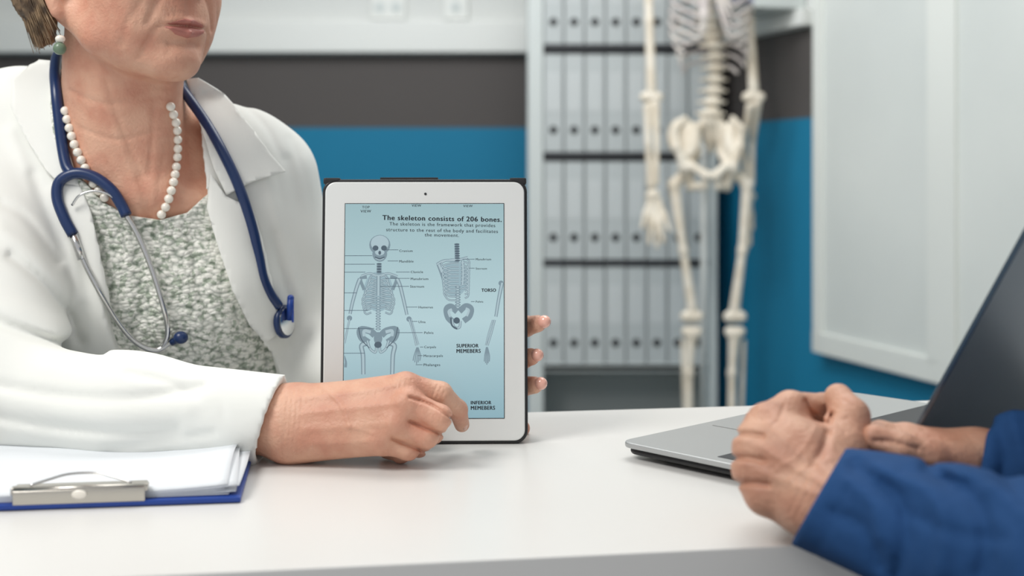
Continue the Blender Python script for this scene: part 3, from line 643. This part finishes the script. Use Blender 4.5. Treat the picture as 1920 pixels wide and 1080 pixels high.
# arm figure
blob('M',(941,533),(5,5)); bone([(943,532),(937,560),(931,596)],(7.,6.)); bone([(929,602),(922,628),(915,650)],4); bone([(925,602),(917,628),(912,650)],3)
for j in range(5): stroke('M',[(913+j*.5,653),(910+j*2.2,668),(909+j*2.4,686-abs(j-2)*3)],1.8)
for x0,x1,y in ((722,746,469),(726,746,490),(742,768,511),(722,768,523),(712,767,538),(762,783,577),(772,783,604),(745,793,625),(788,794,652),(784,793,668),(780,793,685),(645,697,480),(645,702,496),(645,684,511),(645,668,550),(645,690,583),(645,702,617),(645,684,663),(868,891,487),(880,891,504),(884,891,567)):
    bm=fig['D']; bm.faces.new([bm.verts.new((TX(a),LY-.00035,TZ(q))) for a,q in ((x0,y),(x1,y),(x1,y+1),(x0,y+1))])
for k,m,nm in (('S',g0,'drawing_shadow'),('M',g2,'drawing_midtones'),('L',g1,'drawing_highlights'),('D',g3,'drawing_lines')): tpart(nm,fig[k],m)
TXT=[('TOP',677,691,390.5,0),('VIEW',674,694,398.5,0),('VIEW',771,789,387.5,0),('VIEW',869,887,388.5,0),('The skeleton consists of 206 bones.',716,942,412.5,2),('The skeleton is the framework that provides',729,930,423,0),('structure to the rest of the body and facilitates',723,935,434,0),('the movement.',796,861,444,0),
('Cranium',748,773,473.5,0),('Mandible',748,775,493.5,0),('Clavicle',770,793,513.5,0),('Manubrium',770,803,526.5,0),('Sternum',769,795,541,0),('Humerus',785,812,580,0),('Ulna',785,798,607.5,0),('Pelvis',796,813,628,0),('Carpals',796,818,654.5,0),('Metacarpals',795,831,671,0),('Phalanges',795,826,688,0),
('Manubrium',893,922,489.5,0),('Sternum',893,914,507,0),('Pelvis',893,907,569.5,0),('TORSO',904,931,549,1),('SUPERIOR',857,898,653.5,1),('MEMEBERS',857,902,663.5,1),('INFERIOR',884,922,759.5,1),('MEMEBERS',884,929,769.5,1)]
obs=[]
for s,x0,x1,y,bd in TXT:
    cu=bpy.data.curves.new('t','FONT'); cu.body=s; cu.size=1; cu.resolution_u=4; cu.space_character=1.12
    o=bpy.data.objects.new('t',cu); COL.objects.link(o); obs.append(o)
bpy.context.view_layer.update(); dg=bpy.context.evaluated_depsgraph_get(); bt=bmesh.new()
for o,(s,x0,x1,y,bd) in zip(obs,TXT):
    me0=bpy.data.meshes.new_from_object(o.evaluated_get(dg)); xs=[v.co.x for v in me0.vertices]; a,bx=min(xs),max(xs); sc=(TX(x1)-TX(x0))/(bx-a)
    slope=.018 if 400<y<450 else 0
    for ki,(dx,dy) in enumerate({0:((-.12,0),(.12,0)),1:((-.42,0),(0,.2),(.42,0),(0,-.2),(.21,0),(-.21,0)),2:((-.5,0),(0,.25),(.5,0),(0,-.25),(.25,0),(-.25,0))}[bd]):
        me=me0.copy()
        for v in me.vertices:
            X_=(v.co.x-a)*sc; v.co=(TX(x0+dx)+X_,LY-.0005-ki*.00001,min(TZ(y+dy)+v.co.y*sc*(1.12 if bd==1 else .95)-slope*X_,TZ(383)))
        bt.from_mesh(me); bpy.data.meshes.remove(me)
    bpy.data.meshes.remove(me0); bpy.data.objects.remove(o)
me=bpy.data.meshes.new('screen_text'); bt.to_mesh(me); bt.free(); o=link('screen_text',me,inkm,None,False); o.parent=tl
tl.location=(W(795,833,1.187).x,1.187,.7505); tl.rotation_euler=(math.radians(-5.5),0,math.radians(1.5))
# ================= LAPTOP
la_=V((.685,-.729,0)).normalized(); lb_=V((-la_.y,la_.x,0)); o0=V((.094,1.13,.75)); RL=Matrix(((la_.x,lb_.x,0),(la_.y,lb_.y,0),(0,0,1)))
def LP(a,b_,z): return o0+la_*a+lb_*b_+V((0,0,z))
LA,LB=.258,.370
lt=empty('laptop',LP(LA/2,LB/2,0),'open silver laptop seen from behind the lid, beside the clasped hands','laptop')
sw=Matrix(((1,0,0,0),(0,0,1,0),(0,1,0,0),(0,0,0,1)))
b=bmesh.new(); rrect(b,LA,LB,.014,0,.005); b.transform(Matrix.Translation(LP(LA/2,LB/2,.0105))@RL.to_4x4()@sw); bs=bmo('base',b,M['silver'],lt); q=bs.modifiers.new('b','BEVEL');q.width=.0015;q.segments=2;q.limit_method='ANGLE'
b=bmesh.new(); rrect(b,LA-.008,LB-.008,.012,0,.006); b.transform(Matrix.Translation(LP(LA/2,LB/2,.0045))@RL.to_4x4()@sw); q=bmo('underside',b,M['blackp'],lt).modifiers.new('b','BEVEL');q.width=.005;q.segments=3;q.limit_method='ANGLE'
b=bmesh.new()
for s in (.03,LA-.03):
    for t in (.04,LB-.04): cyl(b,LP(s,t,.0025),(0,0,1),.008,.005)
bmo('rubber_foot',b,M['blackp'],lt)
b=B(LP(.050,.17,.0155),(.0715,.1115,.0004),RL); bmo('trackpad_rim',b,M['chrome'],lt)
bmo('trackpad',B(LP(.050,.17,.0157),(.070,.11,.0009),RL,.0003),M['silver'],lt)
kb=bmo('keyboard_well',B(LP(.157,LB/2,.0156),(.116,.344,.0005),RL),M['shelfdark'],lt)
b=bmesh.new()
for i in range(6):
    for j in range(18): box(b,LP(.109+i*.0192,.0245+j*.0189,.0168),(.0158,.0158,.0018),RL,.0004)
bmo('keys',b,M['keys'],kb)
b=bmesh.new(); tube(b,[LP(LA-.004,.04,.017),LP(LA-.004,LB-.04,.017)],.005,12); bmo('hinge',b,M['blackp'],lt,True)
al=math.radians(61); ld=(la_*math.cos(al)+V((0,0,math.sin(al)))); lnr=lb_.cross(ld)
lnr=lnr if lnr.dot(la_)>0 else -lnr
RD=Matrix(((ld.x,lb_.x,lnr.x),(ld.y,lb_.y,lnr.y),(ld.z,lb_.z,lnr.z))); lc=LP(LA,LB/2,.018)+ld*(LA/2)
b=bmesh.new(); rrect(b,LA,LB,.012,-.001,.003); b.transform(Matrix.Translation(lc)@RD.to_4x4()@sw); ldo=bmo('lid',b,M['lid'],lt); q=ldo.modifiers.new('b','BEVEL');q.width=.0012;q.segments=2;q.limit_method='ANGLE'
b=bmesh.new(); rrect(b,LA+.004,LB+.004,.012,-.0045,-.0008); b.transform(Matrix.Translation(lc)@RD.to_4x4()@sw); bmo('screen_bezel',b,M['silver'],ldo)
b=bmesh.new(); rrect(b,LA-.03,LB-.025,.004,-.0052,-.0044); b.transform(Matrix.Translation(lc)@RD.to_4x4()@sw); bmo('screen',b,M['keys'],ldo)
# ================= CLIPBOARD
ca=math.radians(8); RC=Matrix.Rotation(ca,3,'Z'); cx_=RC@V((1,0,0)); cy_=RC@V((0,1,0)); cr=V((-.207,.977,.75))
def CP(a,b_,z): return cr-cx_*(.232-a)+cy_*b_+V((0,0,z))
cb=empty('clipboard',CP(.116,.15,0),'blue clipboard with metal clip lying on the desk, papers clipped on','clipboard')
bmo('board',B(CP(.116,.155,.0028),(.232,.31,.004),RC,.0015),M['blueboard'],cb)
cl=bmo('clip_plate',B(CP(.113,.010,.0160),(.096,.012,.0012),RC,.0005),M['steel'],cb)
b=bmesh.new(); tube(b,[CP(.065,.003,.0150),CP(.161,.003,.0150)],.0021,14,1); 
for s in (.065,.161): box(b,CP(s,.006,.0140),(.004,.009,.006),RC,.0015)
box(b,CP(.113,.001,.0095),(.096,.0022,.0105),RC,.0008); bmo('clip_jaw',b,M['steel'],cb,True)
b=bmesh.new(); tube(b,[CP(.076,.006,.0175),CP(.089,.011,.0205),CP(.103,.016,.023),CP(.123,.016,.023),CP(.137,.011,.0205),CP(.150,.006,.0175)],.0010,8); bmo('clip_lever',b,M['chrome'],cb,True)
b=bmesh.new(); ball(b,CP(.113,-.0002,.0110),(.006,.0016,.0035)); bmo('rivet',b,M['pearl'],cb,True)
for i in range(7):
    b=bmesh.new(); nx,ny=24,20; x1=.222+.0015*math.sin(i*2)+(.004 if i>3 else 0); gv=[]
    for ix in range(nx+1):
        row=[]
        for iy in range(ny+1):
            a=.008+(x1-.008)*ix/nx; yy=.007+.292*iy/ny; e_=max(0,(a-.14)/.09); fy=max(0,1-abs(yy-.09)/.14)
            z=.0056+i*.0013*(.5+.5*min(1,yy/.05))+e_**2*(.0017*i)*fy+.0016*math.sin(yy*34+i*.5)*e_
            row.append(b.verts.new(CP(a+.005*math.sin(i*1.7+yy*12)*e_,yy,z)))
        gv.append(row)
    for ix in range(nx):
        for iy in range(ny): b.faces.new((gv[ix][iy],gv[ix+1][iy],gv[ix+1][iy+1],gv[ix][iy+1]))
    o=bmo('paper_sheet',b,M['paper'],None,True); q=o.modifiers.new('s','SOLIDIFY'); q.thickness=.0004
    tag(o,'topmost white paper sheet under the metal clip of the clipboard' if i==6 else 'white paper sheet within the stack held by the clipboard','paper','sheets clipped on the clipboard')
# ================= PATIENT (second person)
man=empty('person',(.70,.66,0),'person in blue shirt at the right with hands clasped on the desk','person')
nh=[C(W(1640,985,.815),W(1540,940,.85),.028,.027,.02)]
MI,MM,MR,MP=W(1438,794,.895),W(1416,834,.885),W(1414,882,.878),W(1436,928,.87)
for j,(q,a) in enumerate(((MI,.0138),(MM,.0145),(MR,.0142),(MP,.0130))): nh.append(C(W(1540,900+j*18,.862),q,.021,a-.001,.014)); nh.append(E(q+V((-.001,-.003,0)),a-.0015,None,.007))
nh+=chain([MI,W(1482,766,.915),W(1545,766,.94),W(1582,792,.94)],[.0138,.0122,.0108,.009],.004)
nh+=chain([MM,W(1432,812,.93),W(1500,815,.96),W(1545,835,.95)],[.0142,.0125,.0105,.009],.004)
nh+=chain([MR,W(1428,866,.925),W(1500,865,.95),W(1540,870,.94)],[.0138,.0122,.010,.009],.004)
nh+=chain([MP,W(1450,915,.915),W(1515,910,.935),W(1550,905,.93)],[.0125,.011,.009,.008],.004)
nh+=chain([W(1545,905,.865),W(1584,838,.884),W(1596,780,.898),W(1572,746,.915)],[.02,.0142,.0122,.0102],.005)
nh+=[C(W(1485,860,.878),W(1560,850,.895),.025,.021,.018)]
NH=[([(1372,816),(1398,814),(1430,818)],.0032,5.5),([(1368,860),(1396,858),(1432,864)],.0034,5.5),([(1378,907),(1405,905),(1440,909)],.0032,5.5),([(1440,795),(1490,840),(1560,890)],-.0012,9),([(1425,838),(1480,870),(1540,905)],-.0013,9),([(1430,887),(1480,905),(1530,925)],-.0011,9)]
NH+=[([(1552,812),(1542,845),(1525,870)],.0026,8),([(1510,752),(1524,776),(1552,794),(1560,776)],.0030,4.5),([(1470,760),(1462,784),(1448,800)],.0008,4)]
NH+=[([(1568+i*7,788-i*2),(1584+i*6,812-i*3)],.0009,2.3) for i in range(4)]+[([(1402+i*12,768+i*2),(1418+i*9,788)],.0008,2.2) for i in range(4)]+[([(1480+i*14,960+i*6),(1510+i*14,900+i*6)],.0007,3.2) for i in range(5)]
NH+=[([(1388+i*8,832+i*2),(1390+i*8,850+i*2)],.0006,2) for i in range(3)]+[([(1388+i*8,876+i*2),(1390+i*8,896+i*2)],.0006,2) for i in range(3)]
NH+=[([(1455,880),(1500,850),(1530,800)],-.0007,4.5),([(1480,900),(1520,870),(1560,860)],-.0007,4.5),([(1582,750),(1600,762)],.0009,2.5)]
FD=.905
fh=[C(W(1960,880,.895),W(1835,868,FD),.026,.0235,.02)]
for i,(x,y,d) in enumerate(((1700,824,FD+.012),(1680,842,FD),(1678,864,FD-.006),(1694,884,FD-.012))):
    fh.append(C(W(1825,856+i*6,FD),W(x,y,d),.0165,.0108,.010)); fh.append(E(W(x,y,d-.003),.0106,None,.006)); fh+=chain([W(x,y,d),W(x-50,y-8,d-.004),W(x-90,y+5,d-.006)],[.0108,.0100,.0088],.003)
fh+=chain([W(1800,870,FD-.014),W(1740,860,FD-.026),W(1690,842,FD-.030),W(1640,820,FD-.026)],[.0155,.0125,.0106,.009],.005)
FHC=[([(1640,826),(1680,830),(1720,842)],.0024,4),([(1645,853),(1695,862),(1755,880)],.0028,5),([(1650,876),(1690,882),(1730,892)],.0022,4),([(1706,846),(1712,866)],.0010,2.2),([(1716,848),(1722,868)],.0010,2.2),([(1654,822),(1660,842)],.0009,2.2)]
mf,mr_,mu=frame(math.radians(-145)); mh=V((.70,.62,1.33)); mhd,mhp=headprims(mh,mf,mr_,mu,1.05)
mb=mhd+[C(V((.72,.64,1.06)),V((.705,.63,1.29)),.06,.058,.03)]+chain([V((.72,.64,1.03)),V((.61,.50,1.02)),W(2140,1120,.68),W(1600,965,.83)],[.05,.045,.035,.024],.02)+chain([V((.72,.64,1.03)),V((.87,.79,1.02)),V((.60,.80,.82)),W(1890,872,.90)],[.05,.045,.035,.021],.02)
link('body',mesh('body',sdf(nh,.0013,post=lambda g,v:crease(g,v,NH,.93)),sdf(fh,.0014,post=lambda g,v:crease(g,v,FHC,.92)),sdf(mb,.004)),M['skin2'],man)
link('hair',mesh('hair',sdf([E(mhp(-.03,0,.07),(.1,.085,.09),[tuple(mf),tuple(mr_),tuple(mu)],.02),E(mhp(.1,0,.0),(.075,.1,.11),None,.01,'-')],.004)),M['hair'],man)
g=Gr((.12,.36,.42),(1.0,1.02,1.16),.0035); X,Y,Z=g.xyz()
bd=g.run(g.new(),[C((.62,.52,1.04),(.86,.76,1.04),.075,.075,.04),C((.68,.58,.98),(.68,.58,.5),.13,.13,.05),C((.78,.70,.98),(.78,.70,.5),.13,.13,.05),C((.72,.64,1.08),(.71,.63,1.14),.07,.062,.02)])
na=g.run(g.new(),[C((.61,.50,1.02),W(2140,1120,.68),.07,.056,.03),C(W(2140,1120,.68),W(1480,915,.87),.056,.0325,.03)])
def cut(v,c,n): n=V(n).normalized(); return np.maximum(v,(X-c.x)*n.x+(Y-c.y)*n.y+(Z-c.z)*n.z)
na=na+folds(X*1.2,Y,Z,.0012)
na=cut(na,W(1530,938,.853),(-.80,.32,.46)).astype(np.float32)
na=crease(g,na,[([(1600,872),(1680,930),(1700,1000),(1680,1080)],.005,14),([(1560,960),(1620,990),(1650,1060)],.004,12),([(1640,880),(1730,910),(1770,980),(1760,1080)],-.005,18),([(1740,880),(1820,930),(1850,1010),(1840,1080)],.006,16),([(1800,890),(1880,920),(1940,980)],-.004,18),([(1880,890),(1930,960),(1930,1080)],.004,16),([(1590,900),(1640,950),(1650,1010)],-.003,14),([(1612,862),(1578,940),(1530,1038)],.0016,4),([(1700,960),(1790,1000),(1880,1010)],.003,10),([(1690,880),(1760,900),(1840,905)],.003,10)],.9)
na=g.run(na,[C(W(1600,965,.83),W(1500,915,.87),.028,.029,.002,'-')])
fa=g.run(g.new(),[C((.87,.79,1.02),(.60,.80,.82),.07,.052,.03),C((.60,.80,.82),W(1790,864,.910),.050,.031,.03)])
fa=fa+folds(X,Y*1.3,Z,.0012); fa=cut(fa,W(1840,868,.903),(-.9,.35,.15)).astype(np.float32)
fa=crease(g,fa,[([(1860,790),(1885,840),(1880,900)],.004,12),([(1900,780),(1915,840),(1930,900)],-.004,12)],1.05)
v=smin(smin(bd,na,.02),fa,.02).astype(np.float32); link('shirt',mesh('shirt',nets(g,v)),M['shirt'],man)
tr=[]
for c in (V((.66,.56,.45)),V((.80,.70,.45))): tr+=[C(c,c+V((-.25,.27,0)),.1,.075,.03),C(c+V((-.25,.27,0)),c+V((-.25,.27,-.38)),.07,.045,.02),C(c+V((-.25,.27,-.41)),c+V((-.33,.36,-.415)),.035,.032,.02)]
link('trousers',mesh('trousers',sdf(tr,.008)),M['trouser'],man)
# ================= LIGHT / CAMERA
def area(n,loc,tgt,size,e,c=(1,1,1)):
    L=bpy.data.lights.new(n,'AREA'); L.size=size; L.energy=e; L.color=c; o=bpy.data.objects.new(n,L); COL.objects.link(o); o.location=loc; o.rotation_euler=(V(tgt)-V(loc)).to_track_quat('-Z','Y').to_euler()
area('key_lamp',(-1.1,.45,2.3),(-.1,1.2,.85),.7,25,(1,.975,.94))
area('ceiling_lamp',(.3,2.0,2.6),(.2,1.9,0),1.2,26,(1,.99,.97))
area('back_lamp',(-.4,3.1,2.6),(.3,4.4,.9),1.2,38,(.97,.985,1))
wd=bpy.data.worlds.new('w'); SC.world=wd; wd.use_nodes=True; bg=wd.node_tree.nodes['Background']; bg.inputs[0].default_value=(.96,.975,1,1); bg.inputs[1].default_value=.62
cam=bpy.data.cameras.new('camera'); co=bpy.data.objects.new('camera',cam); COL.objects.link(co); co.location=CAM; co.rotation_euler=(math.pi/2,0,0)
cam.sensor_width=36; cam.lens=F/1920*36; cam.shift_y=-220/1920; cam.clip_start=.02
cam.dof.use_dof=True; cam.dof.focus_distance=1.17; cam.dof.aperture_fstop=4.0
SC.camera=co
SC.view_settings.view_transform='Standard'
